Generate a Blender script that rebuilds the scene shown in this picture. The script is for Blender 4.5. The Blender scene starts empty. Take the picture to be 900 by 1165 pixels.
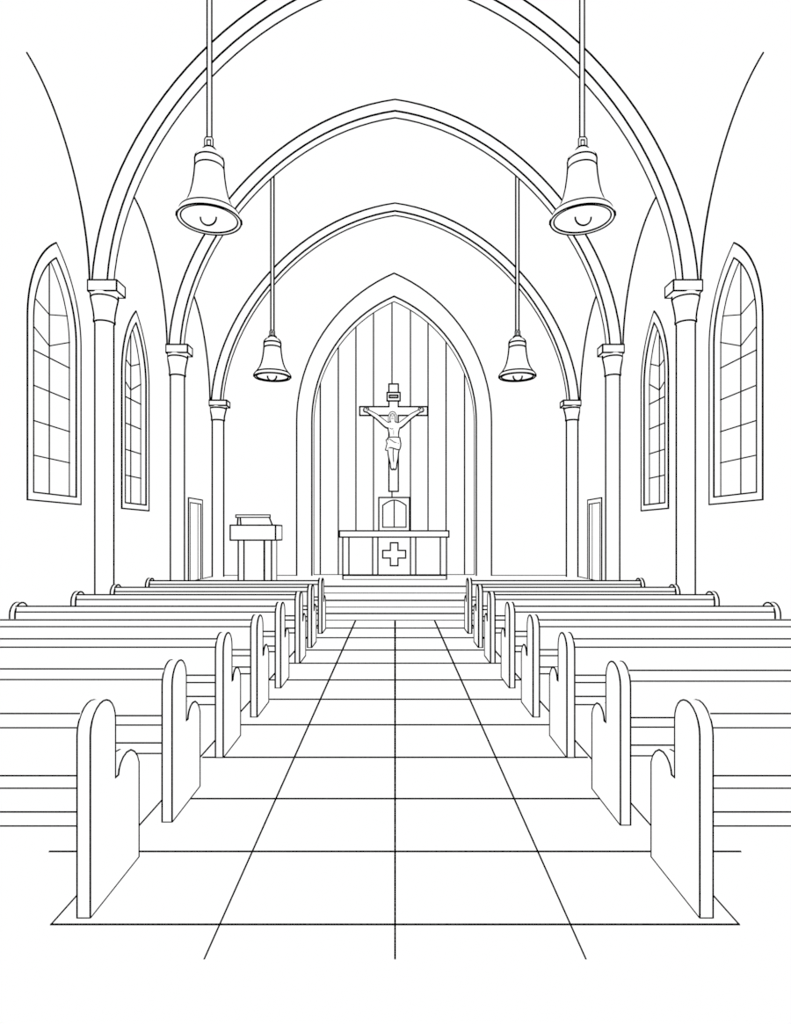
import bpy, math
from mathutils import Vector
from mathutils.geometry import tessellate_polygon

scene = bpy.context.scene
F = 700.0      # focal length of the view, px on a 900x1165 frame
EYE = 1.75     # eye height (m)
LW = 1.65
BOLD = 1.16

# ------------------------------------------------------------------ materials
def make_mat(name, col, emit):
    m = bpy.data.materials.new(name); m.use_nodes = True
    nt = m.node_tree; b = nt.nodes['Principled BSDF']
    b.inputs['Base Color'].default_value = (*col, 1)
    b.inputs['Roughness'].default_value = 1.0
    b.inputs['Specular IOR Level'].default_value = 0.0
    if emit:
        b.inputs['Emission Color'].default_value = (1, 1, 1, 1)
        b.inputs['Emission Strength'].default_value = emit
    return m
PAPER = make_mat('self_lit_white', (.0, .0, .0), 1.0)  # all white surfaces glow flat white in place of lamps, so nothing shades
INK = make_mat('black_line', (0, 0, 0), 0)

# ------------------------------------------------------------------ mesh builder
class MB:
    def __init__(s): s.v = []; s.f = []; s.m = []
    def face(s, pts, mat=0):
        i = len(s.v); s.v += [tuple(p) for p in pts]
        s.f.append(tuple(range(i, i+len(pts)))); s.m.append(mat)
    def tess(s, loops, mat=0):
        vv = [[Vector(p) for p in l] for l in loops]
        flat = [p for l in vv for p in l]
        i = len(s.v); s.v += [tuple(p) for p in flat]
        for t in tessellate_polygon(vv):
            s.f.append(tuple(i+k for k in t)); s.m.append(mat)
    def line(s, pts, closed=False, lw=None, n=6):
        lw = BOLD*(LW if lw is None else lw)
        pts = [Vector(p) for p in pts]
        if closed: pts = pts+[pts[0]]
        for a, b in zip(pts, pts[1:]):
            d = b-a
            if d.length < 1e-6: continue
            d.normalize()
            ra = .5*lw*max(a.y, 1.5)/F; rb = .5*lw*max(b.y, 1.5)/F
            up = Vector((0, 0, 1)) if abs(d.z) < .9 else Vector((1, 0, 0))
            u = d.cross(up).normalized(); w = d.cross(u)
            A = a-d*ra*.5; B = b+d*rb*.5
            i = len(s.v)
            for c, r in ((A, ra), (B, rb)):
                for k in range(n):
                    t = 2*math.pi*k/n
                    s.v.append(tuple(c+u*(r*math.cos(t))+w*(r*math.sin(t))))
            for k in range(n):
                s.f.append((i+k, i+(k+1) % n, i+n+(k+1) % n, i+n+k)); s.m.append(1)
            s.f.append(tuple(i+k for k in range(n))); s.m.append(1)
            s.f.append(tuple(i+n+k for k in range(n))); s.m.append(1)
    def box(s, x0, x1, y0, y1, z0, z1, lines=True, lw=None, front=False):
        c = [(x, y, z) for x in (x0, x1) for y in (y0, y1) for z in (z0, z1)]
        for q in ((0,1,3,2),(4,5,7,6),(0,1,5,4),(2,3,7,6),(0,2,6,4),(1,3,7,5)):
            s.face([c[k] for k in q])
        if front:
            s.line([c[0], c[1], c[5], c[4]], True, lw=lw)
        elif lines:
            for a, b in ((0,1),(2,3),(4,5),(6,7),(0,2),(1,3),(4,6),(5,7),(0,4),(1,5),(2,6),(3,7)):
                s.line([c[a], c[b]], lw=lw)
    def extrude(s, prof, mapf, a, b, lines=True, corners=()):
        A = [mapf(p, a) for p in prof]; B = [mapf(p, b) for p in prof]
        s.tess([A]); s.tess([B])
        n = len(prof)
        for k in range(n):
            s.face([A[k], A[(k+1) % n], B[(k+1) % n], B[k]])
        if lines:
            s.line(A, True); s.line(B, True)
            for k in corners: s.line([A[k], B[k]])
    def lathe(s, cx, cy, prof, n=40, rings=(), sil=True, lw=None):
        vx = Vector((cx, cy)); vx.normalize()
        P = (vx.y, -vx.x)
        for (r0, z0), (r1, z1) in zip(prof, prof[1:]):
            for k in range(n):
                t0 = 2*math.pi*k/n; t1 = 2*math.pi*(k+1)/n
                q = [(cx+r0*math.cos(t0), cy+r0*math.sin(t0), z0), (cx+r0*math.cos(t1), cy+r0*math.sin(t1), z0),
                     (cx+r1*math.cos(t1), cy+r1*math.sin(t1), z1), (cx+r1*math.cos(t0), cy+r1*math.sin(t0), z1)]
                if r0 < 1e-5: q = [q[0], q[2], q[3]]
                elif r1 < 1e-5: q = q[:3]
                s.face(q)
        for k in rings:
            r, z = prof[k] if isinstance(k, int) else k
            s.line([(cx+r*math.cos(2*math.pi*j/n), cy+r*math.sin(2*math.pi*j/n), z) for j in range(n)], True)
        if sil:
            e = .45*LW*cy/F
            for sg in (1, -1):
                s.line([(cx+sg*P[0]*(r+e if r > 0 else 0), cy+sg*P[1]*(r+e if r > 0 else 0), z) for r, z in prof], lw=lw)
    def build(s, name, parent=None):
        me = bpy.data.meshes.new(name)
        me.from_pydata(s.v, [], s.f)
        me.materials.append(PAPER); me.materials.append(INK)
        me.polygons.foreach_set('material_index', s.m); me.update()
        o = bpy.data.objects.new(name, me); scene.collection.objects.link(o)
        if parent: o.parent = parent
        return o

def empty(name):
    o = bpy.data.objects.new(name, None); scene.collection.objects.link(o); return o

# ------------------------------------------------------------------ curves
def bez(t, y0=0.455, x2=.47, y2=.93):
    a, b, c, d = (1-t)**3, 3*t*(1-t)**2, 3*t*t*(1-t), t**3
    return (b*.03+c*x2+d, b*y0+c*y2+d)
BZ = [bez(i/28) for i in range(29)]
def vault_curve(half, z0, z1, xc=0):
    L = [(xc-half*(1-u), z0+(z1-z0)*v) for u, v in BZ]
    return L+[(2*xc-x, z) for x, z in reversed(L[:-1])]
def lancet(half, zs, za, xc=0, n=20):
    h = za-zs; R = (half*half+h*h)/(2*half); cx = -half+R
    a1 = math.atan2(h, -cx)
    L = [(cx+R*math.cos(math.pi+(a1-math.pi)*i/n), zs+R*math.sin(math.pi+(a1-math.pi)*i/n)) for i in range(n+1)]
    return [(xc+x, z) for x, z in L]+[(xc-x, z) for x, z in reversed(L[:-1])]
def lancet_z(x, half, zs, za):
    h = za-zs; R = (half*half+h*h)/(2*half)
    q = R*R-(abs(x)+R-half)**2
    return zs+math.sqrt(max(q, 0))

W = 5.45
YB = 18.76
PZ = .465           # chancel platform height
XC = -.03           # chancel axis

# ------------------------------------------------------------------ floor
fl = MB()
fl.face([(-W, 1.0, 0), (W, 1.0, 0), (W, YB+.4, 0), (-W, YB+.4, 0)])
FLW = 2.1
for v in (1052, 969, 909, 862, 825, 796, 774, 755, 740, 726, 715):
    y = EYE*F/(v-607)
    x = 1.9 if v == 969 else (1.54 if v == 1052 else 1.5)
    fl.line([(-x, y, 0), (x, y, 0)], lw=FLW)
fl.line([(0, 2.53, 0), (0, 12.37, 0)], lw=1.7)
for s in (1, -1):
    fl.line([(s*.785, 2.53, 0), (s*.795, 12.37, 0)], lw=1.7)
    fl.line([(s*1.54, 2.753, 0), (s*1.47, 12.3, 0)], lw=1.7)
fl.build('floor')

st = MB()
for y, z0, z1 in ((12.38, 0, .141), (13.40, .141, .294), (14.97, .294, PZ)):
    st.face([(-W, y, z0), (W, y, z0), (W, y, z1), (-W, y, z1)])
    st.line([(-W, y, z0), (W, y, z0)]); st.line([(-W, y, z1), (W, y, z1)])
for y0, y1, z in ((12.38, 13.4, .141), (13.4, 14.97, .294), (14.97, YB+.35, PZ)):
    st.face([(-W, y0, z), (W, y0, z), (W, y1, z), (-W, y1, z)])
st.build('chancel_steps')

# ------------------------------------------------------------------ side walls, windows, doors
WIN = [(9.84, .77), (12.87, .67)]
ZS, ZA, SILL = 4.95, 6.40, 2.25
bays = [(7.23, 10.95, 6.24, 6.24, 12.12, 12.12, 8.85),
        (10.95, 14.67, 6.24, 6.24, 12.12, 12.10, 8.76), (14.67, 18.06, 6.24, 5.65, 12.10, 11.45, 8.25)]
for s, side in ((-1, 'left'), (1, 'right')):
    w = MB(); X = s*W
    holes = []
    for yc, h in WIN:
        q = lancet(h-.15, ZS, ZA-.24, yc)
        holes.append([(X, y, z) for y, z in [(yc-h+.15, SILL+.12)]+q+[(yc+h-.15, SILL+.12)]])
    dy0, dy1, dz = 16.14, 17.30, 2.69
    holes.append([(X, dy0+.12, PZ), (X, dy0+.12, dz-.12), (X, dy1-.12, dz-.12), (X, dy1-.12, PZ)])
    w.tess([[(X, 1.0, 0), (X, YB, 0), (X, YB, 9.3), (X, 1.0, 9.3)]]+holes)
    w.line([(X, 14.97, PZ), (X, YB, PZ)])
    # wall arches where the vault webs meet the wall
    for y0, y1, z0, z1, r0, r1, za in bays:
        ym = (y0+y1)/2
        R = [(X, y1+(ym-y1)*u, z1+(za-z1)*v) for u, v in BZ]
        w.line([(x-s*.012, y, z) for x, y, z in R], lw=1.9)
    w.build('wall_'+side)
    for i, (yc, h) in enumerate(WIN):
        m = MB()
        def outl(off, offz, x):
            q = lancet(h-off, ZS, ZA-offz*1.6, yc)
            return [(x, y, z) for y, z in [(yc-h+off, SILL+offz*.8)]+q+[(yc+h-off, SILL+offz*.8)]]
        xf = X-s*.03; xg = X+s*.09
        O = outl(0, 0, xf); I = outl(.15, .15, xf); G = outl(.15, .15, xg); Ow = outl(0, 0, X)
        n = len(O)
        for k in range(n):
            j = (k+1) % n
            m.face([O[k], O[j], I[j], I[k]]); m.face([I[k], I[j], G[j], G[k]]); m.face([O[k], O[j], Ow[j], Ow[k]])
        m.tess([G]); m.line(O, True); m.line(I, True); m.line(G, True)
        m.line([I[0], G[0]]); m.line([I[-1], G[-1]])
        hh = h-.15; x = xg-s*.01
        m.line([(x, yc, 2.37), (x, yc, ZA-.24)], lw=1.2)
        for z in (2.95, 3.48, 4.02, 4.56):
            m.line([(x, yc-hh, z), (x, yc+hh, z)], lw=1.3)
        m.line([(x, yc-hh*.93, 5.42), (x, yc, 5.25), (x, yc+hh*.87, 5.42)], lw=1.2)
        m.line([(x, yc-hh, 5.0), (x, yc, 4.75), (x, yc+hh, 5.0)], lw=1.2)
        m.build('window_%d' % (i+1+(2 if s > 0 else 0)))
    d = MB(); xf = X-s*.03; xg = X+s*.06
    O = [(xf, dy0, PZ), (xf, dy0, dz), (xf, dy1, dz), (xf, dy1, PZ)]
    I = [(xf, dy0+.12, PZ), (xf, dy0+.12, dz-.12), (xf, dy1-.12, dz-.12), (xf, dy1-.12, PZ)]
    G = [(xg, y, z) for _, y, z in I]
    for k in range(3):
        d.face([O[k], O[k+1], I[k+1], I[k]]); d.face([I[k], I[k+1], G[k+1], G[k]])
        d.face([O[k], O[k+1], (X, *O[k+1][1:]), (X, *O[k][1:])])
    d.tess([G]); d.line(O, lw=1.4); d.line(I, lw=1.2); d.line(G[2:], lw=1.2)
    d.build('door_%d' % (1 if s < 0 else 2))

# ------------------------------------------------------------------ back wall with chancel niche
NH, NS, NA = 2.5, 5.15, 8.96
YN = YB+.35
b = MB()
hole = [(XC-NH, PZ)]+lancet(NH, NS, NA, XC)+[(XC+NH, PZ)]
H3 = [(x, YB, z) for x, z in hole]
b.tess([[(-W, YB, 0), (W, YB, 0), (W, YB, 13), (-W, YB, 13)], H3])
N3 = [(x, YN, z) for x, z in hole]
for k in range(len(hole)-1):
    b.face([H3[k], H3[k+1], N3[k+1], N3[k]])
b.tess([N3])
b.line(N3, True)
b.line([(-W, YB, PZ), (XC-NH-.45, YB, PZ)]); b.line([(XC+NH+.45, YB, PZ), (W, YB, PZ)])
kN = YN/F
for px in (-85, -64.5, -44.5, -24.5, -3.5, 17.5, 37.5, 58, 79):
    x = px*kN
    b.line([(x, YN-.015, PZ), (x, YN-.015, lancet_z(x-XC, NH, NS, NA))], lw=1.5)
b.build('wall_back')
# moulded arch surround
m = MB()
O = [(XC-NH-.46, PZ)]+lancet(NH+.46, NS, NA+.70, XC)+[(XC+NH+.46, PZ)]
yf = YB-.06
for k in range(len(O)-1):
    a, c, e, g = O[k], O[k+1], hole[k+1], hole[k]
    m.face([(a[0], yf, a[1]), (c[0], yf, c[1]), (e[0], yf, e[1]), (g[0], yf, g[1])])
    m.face([(a[0], yf, a[1]), (c[0], yf, c[1]), (c[0], YB, c[1]), (a[0], YB, a[1])])
    m.face([(e[0], yf, e[1]), (g[0], yf, g[1]), (g[0], YB, g[1]), (e[0], YB, e[1])])
m.line([(x, yf, z) for x, z in O]); m.line([(x, yf, z) for x, z in hole])
m.build('chancel_arch')

# ------------------------------------------------------------------ vaulted ceiling
c = MB()
NSG = 12
def section(bay, sf):
    y0, y1, z0, z1, r0, r1, za = bay
    y = y0+(y1-y0)*sf
    u = 1-abs(2*sf-1)
    vv = 1
    for (ua, va), (ub, vb) in zip(BZ, BZ[1:]):
        if ua <= u <= ub: vv = va+(vb-va)*(u-ua)/max(ub-ua, 1e-9); break
    zz = z0 if sf <= .5 else z1
    zf = zz+(za-zz)*vv; zr = r0+(r1-r0)*sf
    return [(x, y, z) for x, z in vault_curve(W, zf, zr)]
for bay in bays:
    fs = [(.5-.5*math.cos(math.pi*i/NSG)) for i in range(NSG+1)]
    S = [section(bay, q) for q in fs]
    for A, B in zip(S, S[1:]):
        for k in range(len(A)-1):
            c.face([A[k], A[k+1], B[k+1], B[k]])
A = [(x, 18.06, z) for x, z in vault_curve(W, 5.65, 11.45)]
B = [(x, YB, z) for x, z in vault_curve(W, 5.75, 11.6)]
for k in range(len(A)-1): c.face([A[k], A[k+1], B[k+1], B[k]])
c.build('ceiling')

# ------------------------------------------------------------------ transverse arches + columns
arches = [(10.95, 6.24, 12.12, 11.85, 0), (14.67, 6.24, 12.10, 11.83, .294), (18.06, 5.65, 11.45, 11.22, PZ)]
for y, z0, zo, zi, zb in arches:
    a = MB()
    O = vault_curve(5.39, z0, zo); I = vault_curve(5.125, z0, zi)
    yb = y+.24
    for k in range(len(O)-1):
        for yy in (y, yb):
            a.face([(O[k][0], yy, O[k][1]), (O[k+1][0], yy, O[k+1][1]), (I[k+1][0], yy, I[k+1][1]), (I[k][0], yy, I[k][1])])
        a.face([(I[k][0], y, I[k][1]), (I[k+1][0], y, I[k+1][1]), (I[k+1][0], yb, I[k+1][1]), (I[k][0], yb, I[k][1])])
    a.line([(x, y-.01, z) for x, z in O]); a.line([(x, y, z) for x, z in I]); a.line([(x, yb, z) for x, z in I])
    a.build('vault_arch')
    for s in (-1, 1):
        q = MB(); cx = s*5.235; cy = y+.13; k = 1.0 if z0 > 6 else .8
        xa, xb = sorted((s*(W-.005), s*4.93))
        q.box(xa, xb, y-.06, y+.28, z0-.19*k, z0)
        zt = z0-.19*k
        r = .142
        prof = [(.215, zt), (.215, zt-.07*k), (.205, zt-.12*k), (.185, zt-.22*k), (.165, zt-.34*k), (.155, zt-.45*k), (.162, zt-.47*k), (.162, zt-.51*k), (r, zt-.53*k)]
        q.lathe(cx, cy, prof, rings=(1, 7))
        q.lathe(cx, cy, [(r, zt-.53*k), (r, zb)])
        q.build('column')

# ------------------------------------------------------------------ pews
def end_profile():
    P = [(0, 0), (0, .83)]
    for i in range(1, 12):
        t = math.pi-math.pi*i/12
        P.append((.125+.125*math.cos(t), .83+.125*math.sin(t)))
    P += [(.25, .83), (.25, .54), (.285, .54), (.292, .565), (.31, .59), (.34, .61), (.38, .62), (.43, .615), (.475, .59), (.51, .555), (.53, .515), (.53, 0)]
    return P
EP = end_profile()
rows = [(2.80, 1.387), (3.73, 1.352), (4.80, 1.341), (5.86, 1.315), (6.96, 1.295), (8.28, 1.285), (9.42, 1.28), (10.75, 1.28)]
for y, xi in rows:
    for s in (-1, 1):
        p = MB()
        yl = y-(.04 if (s > 0 and y == 3.73) else 0)
        mp = lambda q, x: (x, yl+q[0], q[1])
        cn = (0, len(EP)-1, 14)
        p.extrude(EP, mp, s*xi, s*(xi+.06), corners=cn)
        p.extrude(EP, mp, s*4.30, s*4.36, corners=cn)
        xa, xb = s*(xi+.06), s*4.30
        lo, hi = min(xa, xb), max(xa, xb)
        p.box(lo, hi, yl+.035, yl+.07, .41, .92, lines=False)
        for z0, z1 in ((.86, .925), (.583, .64), (.41, .474)):
            p.box(lo, hi, yl+.02, yl+.08, z0, z1, lines=False)
            for z in (z0, z1): p.line([(lo, yl+.02, z), (hi, yl+.02, z)], lw=1.5)
        p.box(lo, hi, yl+.07, yl+.50, .42, .46, lines=False)
        p.line([(lo, yl+.50, .46), (hi, yl+.50, .46)], lw=1.5)
        p.build('church_pew')

# ------------------------------------------------------------------ hanging bells
def bell(x, y, zr, ztop):
    m = MB()
    pr = [(.4375, 0), (.435, .045), (.405, .095), (.345, .16), (.29, .245), (.25, .35), (.22, .48), (.20, .62), (.19, .74), (.188, .79), (.19, .85), (.178, .90), (.14, .945), (.08, .975), (0, .98)]
    pr = [(r, zr+z) for r, z in pr]
    m.lathe(x, y, pr, n=56, rings=(0, 2, 8, 10))
    m.lathe(x, y, [(.4375, zr), (.39, zr+.01), (.36, zr+.05), (0, zr+.05)], n=56, rings=(1,), sil=False)
    cz = zr+.03
    ball = [(0, cz-.105)]+[(.105*math.sin(t), cz-.105*math.cos(t)) for t in [math.pi*i/12 for i in range(1, 12)]]+[(0, cz+.105)]
    m.lathe(x, y, ball, n=24, sil=False)
    # outline bead tied around the ball, square to the nave
    m.line([(x+.112*math.cos(math.pi*2*i/32), y-.05, cz-.02+.112*math.sin(math.pi*2*i/32)) for i in range(16, 33)])
    T = zr+.98
    m.lathe(x, y, [(.075, T-.01), (.075, T+.03), (.05, T+.05)], n=20, rings=(1,))
    yk = [(-.06, T+.02), (-.06, T+.15), (-.04, T+.18), (.04, T+.18), (.06, T+.15), (.06, T+.02), (.025, T+.02), (.025, T+.14), (-.025, T+.14), (-.025, T+.02)]
    m.extrude([(x+a, b2) for a, b2 in yk], lambda q, yy: (q[0], yy, q[1]), y-.03, y+.03, lines=False)
    m.line([(x+a, y-.03, b2) for a, b2 in yk], True, lw=1.2)
    m.lathe(x, y, [(.022, T+.18), (.022, ztop)], n=12)
    m.build('hanging_bell')
bell(-2.64, 8.75, 6.21, 11.35); bell(2.66, 8.75, 6.21, 11.35)
bell(-3.07, 15.4, 5.665, 10.95); bell(3.06, 15.4, 5.665, 10.95)

# ------------------------------------------------------------------ lectern
m = MB()
yl = 15.6; k = yl/F
X = lambda u: (u-449.5)*k
Z = lambda v: EYE+(607-v)*k
m.box(X(262), X(313.5), yl, yl+.85, Z(614.5), Z(597.5))
m.box(X(270), X(308), yl+.1, yl+.75, PZ, Z(614.5))
m.box(X(277), X(300), yl+.06, yl+.1, PZ, Z(614.5))
za, zb = Z(597.5), Z(588)
Q = [(X(269), yl+.10, za), (X(309), yl+.10, za), (X(304), yl+.25, zb), (X(268), yl+.25, zb), (X(269), yl+.8, za), (X(309), yl+.8, za)]
for f in ((0, 1, 2, 3), (3, 2, 5, 4), (0, 3, 4), (1, 2, 5)): m.face([Q[i] for i in f])
m.line([Q[0], Q[3]]); m.line([Q[1], Q[2]])
m.line([(X(273), yl+.10, za), (X(270.5), yl+.25, zb)])
m.box(X(266), X(305.5), yl+.2, yl+.45, zb-.01, zb+.055, front=True, lw=1.3)
m.build('lectern')

# ------------------------------------------------------------------ altar
m = MB()
m.box(-1.45, 1.43, 17.1, 18.5, PZ, .59)
ya = 17.25; k = ya/F
m.box(X(390), X(508), ya, ya+.9, .59, 1.65, front=True)
m.box(X(386.5), X(510.5), ya-.06, ya+.98, 1.65, 1.825, front=True)
for u in (397, 424, 473, 501):
    m.line([(X(u), ya, .59), (X(u), ya, 1.65)])
m.box(X(430), X(467), ya-.03, ya, .59, 1.65, front=True)
yc = ya-.05; cu, cv, R, t = 448.5, 630.5, 13, 4.3
C = [(-t, -R), (t, -R), (t, -t), (R, -t), (R, t), (t, t), (t, R), (-t, R), (-t, t), (-R, t), (-R, -t), (-t, -t)]
C = [(X(cu+a), Z(cv+b2)) for a, b2 in C]
m.extrude(C, lambda q, y: (q[0], y, q[1]), yc, ya-.03)
m.build('altar')

# ------------------------------------------------------------------ tabernacle
m = MB()
yt = 17.6; k = yt/F
m.box(X(431), X(466), yt, yt+.4, 1.825, Z(566), front=True)
a0, a1 = X(435.5), X(462)
arc = [(a0, 1.93)]+[(a0+(a1-a0)*i/16, Z(575)+(Z(569)-Z(575))*math.sin(math.pi*i/16)) for i in range(17)]+[(a1, 1.93)]
m.line([(x, yt-.01, z) for x, z in arc], True, lw=1.4)
m.line([(X(448.5), yt-.01, 1.93), (X(448.5), yt-.01, Z(569))], lw=1.4)
m.build('tabernacle')

# ------------------------------------------------------------------ crucifix
cru = empty('crucifix')
m = MB(); yx = 18.97
cx = -.045
CP = [(-.145, 3.05), (.145, 3.05), (.145, 5.39), (1.045, 5.39), (1.045, 5.66), (.145, 5.66), (.145, 6.36), (-.145, 6.36), (-.145, 5.66), (-1.045, 5.66), (-1.045, 5.39), (-.145, 5.39)]
m.extrude([(cx+a, z) for a, z in CP], lambda q, y: (q[0], y, q[1]), yx, YN-.01, lines=False)
m.line([(cx+a, yx, z) for a, z in CP], True)
m.build('cross', cru)
m = MB()
m.box(cx-.2, cx+.2, yx-.04, yx, 5.83, 6.09, front=True)
m.box(cx-.13, cx+.13, yx-.05, yx-.04, 5.93, 6.0, lw=1.8, front=True)
m.build('title_plaque', cru)

def skinned(name, verts, edges, root=0, sub=2):
    me = bpy.data.meshes.new(name)
    me.from_pydata([v[0] for v in verts], edges, [])
    o = bpy.data.objects.new(name, me); scene.collection.objects.link(o)
    md = o.modifiers.new('skin', 'SKIN'); md.use_smooth_shade = True
    for i, v in enumerate(verts):
        r = v[1]; me.skin_vertices[0].data[i].radius = r if isinstance(r, tuple) else (r, r)
        me.skin_vertices[0].data[i].use_root = (i == root)
    ms = o.modifiers.new('sub', 'SUBSURF'); ms.levels = sub; ms.render_levels = sub
    dg = bpy.context.evaluated_depsgraph_get(); dg.update()
    nm = bpy.data.meshes.new_from_object(o.evaluated_get(dg))
    bpy.data.objects.remove(o)
    return nm
yo = yx-.02
V = []; E = []
def add(p, r, par=None):
    V.append(((p[0]+cx, yo+p[1], p[2]), r)); i = len(V)-1
    if par is not None: E.append((par, i))
    return i
pel = add((.02, -.13, 4.58), (.145, .10))
wa = add((.015, -.135, 4.74), (.14, .085), pel)
ch = add((.0, -.15, 4.93), (.195, .11), wa)
nb = add((0, -.15, 5.08), (.13, .08), ch)
nk = add((-.005, -.17, 5.16), .06, nb)
h1 = add((-.025, -.20, 5.22), (.075, .08), nk)
h2 = add((-.035, -.21, 5.31), (.095, .10), h1)
h3 = add((-.045, -.20, 5.40), (.065, .075), h2)
for s in (-1, 1):
    sh = add((s*.19, -.14, 5.06), .078, nb)
    am = add((s*.32, -.12, 5.17), .064, sh)
    el = add((s*.47, -.11, 5.30), .052, am)
    fa = add((s*.56, -.10, 5.37), .052, el)
    wr = add((s*.74, -.075, 5.48), .034, fa)
    pa = add((s*.80, -.065, 5.515), (.04, .025), wr)
    hp = add((.01+s*.09, -.13, 4.47), .10, pel)
    kn = add((s*.075-.015, -.23, 4.20), .072, hp)
    cf = add((s*.068-.005, -.17, 4.08), .066, kn)
    an = add((s*.042, -.10, 3.90), .042, cf)
    ft = add((s*.038, -.16, 3.80), .042, an)
    add((s*.035, -.20, 3.73), .028, ft)
body = skinned('b', V, E)
meshes = [body]
for s in (-1, 1):
    for j in range(5):
        ang = math.radians(31+(j-1.5)*11) if j < 4 else math.radians(88)
        L = (.075, .085, .08, .062, .05)[j]
        bx, bz = s*(.83 if j < 4 else .79), 5.53+(j-1.5)*.018 if j < 4 else 5.55
        d = Vector((s*math.cos(ang), 0, math.sin(ang)))
        vs = []
        p0 = Vector((bx+cx, yo-.065, bz))
        for q, yy in ((-.2, 0), (.35, -.004), (.7, -.02), (1, -.04)):
            pt = p0+d*L*q; pt.y += yy; vs.append((tuple(pt), .0095-.002*max(q, 0)))
        meshes.append(skinned('f', vs, [(0, 1), (1, 2), (2, 3)], sub=1))
def join(ms, name, mat, xf=None):
    v = []; f = []
    for me in ms:
        o = len(v)
        for q in me.vertices:
            v.append(xf(q) if xf else tuple(q.co))
        f += [tuple(o+i for i in p.vertices) for p in me.polygons]
    me = bpy.data.meshes.new(name); me.from_pydata(v, [], f); me.materials.append(mat)
    for p in me.polygons: p.use_smooth = True
    ob = bpy.data.objects.new(name, me); scene.collection.objects.link(ob); ob.parent = cru
    return ob
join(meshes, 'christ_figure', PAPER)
def flat(q):
    p = q.co+q.normal*.037
    return (p.x, yo-.035+(p.y-(yo-.13))*.12, p.z)
join(meshes, 'figure_outline_relief', INK, flat)
# loincloth
m = MB()
ring = [(4.68, .165, .125), (4.60, .175, .135), (4.50, .195, .15), (4.42, .19, .16), (4.33, .165, .15)]
n = 28
R3 = [[(cx+.01+a*math.cos(2*math.pi*i/n), yo-.145+b2*math.sin(2*math.pi*i/n), z+(.03*math.sin(2*math.pi*i/n*2) if z < 4.4 else 0)) for i in range(n)] for z, a, b2 in ring]
for A, B in zip(R3, R3[1:]):
    for i in range(n): m.face([A[i], A[(i+1) % n], B[(i+1) % n], B[i]])
m.line(R3[0], True, lw=1.2); m.line(R3[-1], True, lw=1.2)
for s in (-1, 1): m.line([(cx+.01+s*(a+.015), yo-.145, z) for z, a, b2 in ring], lw=1.5)
m.line([(cx-.12, yo-.26, 4.62), (cx+.02, yo-.30, 4.52), (cx+.15, yo-.24, 4.49)], lw=.9)
K = [(cx-.17, 4.66), (cx-.23, 4.60), (cx-.20, 4.50), (cx-.25, 4.30), (cx-.16, 4.27), (cx-.14, 4.5)]
m.extrude(K, lambda q, y: (q[0], y, q[1]), yo-.17, yo-.12, lines=False)
m.line([(a, yo-.17, b2) for a, b2 in K], True, lw=1.1)
m.build('loincloth', cru)
m = MB()
hx, hz, hy = cx-.033, 5.31, yo-.21
pts = [(-.12, 5.12), (-.125, 5.22), (-.12, 5.34), (-.07, 5.43), (0, 5.455), (.07, 5.43), (.12, 5.34), (.125, 5.22), (.11, 5.12), (.07, 5.16), (.075, 5.28), (.05, 5.37), (0, 5.39), (-.05, 5.37), (-.075, 5.28), (-.07, 5.16)]
m.extrude([(hx+a, b2) for a, b2 in pts], lambda q, y: (q[0], y, q[1]), hy-.06, hy+.1, lines=False)
m.line([(hx+a, hy-.06, b2) for a, b2 in pts], True, lw=.85)
yf = hy-.115
m.line([(hx-.05, yf, 5.32), (hx-.02, yf, 5.315)], lw=.6); m.line([(hx+.02, yf, 5.315), (hx+.05, yf, 5.32)], lw=.6)
m.line([(hx, yf-.01, 5.31), (hx-.008, yf-.02, 5.27)], lw=.4)
m.line([(hx-.03, yf+.01, 5.235), (hx+.03, yf+.01, 5.235)], lw=.7)
m.line([(cx-.11, yo-.25, 4.95), (cx-.05, yo-.27, 4.92), (cx, yo-.27, 4.95), (cx+.05, yo-.27, 4.92), (cx+.11, yo-.25, 4.95)], lw=.7)
m.line([(cx, yo-.27, 4.93), (cx, yo-.23, 4.72)], lw=.5)
m.line([(cx-.01, yo-.24, 4.34), (cx-.015, yo-.24, 4.18), (cx, yo-.17, 3.95)], lw=1.1)
m.build('hair_and_face', cru)

# ------------------------------------------------------------------ light, world, camera
wd = bpy.data.worlds.new('world'); scene.world = wd; wd.use_nodes = True
wd.node_tree.nodes['Background'].inputs[0].default_value = (1, 1, 1, 1)
wd.node_tree.nodes['Background'].inputs[1].default_value = 1.0

cam = bpy.data.cameras.new('camera'); co = bpy.data.objects.new('camera', cam)
scene.collection.objects.link(co); co.location = (0, 0, EYE); co.rotation_euler = (math.pi/2, 0, 0)
cam.sensor_fit = 'VERTICAL'; cam.sensor_height = 36; cam.sensor_width = 36
cam.lens = 36*F/1165
cam.shift_y = 24.5/1165; cam.shift_x = .5/1165
cam.clip_start = .05
scene.camera = co
scene.view_settings.view_transform = 'Standard'
scene.view_settings.look = 'None'
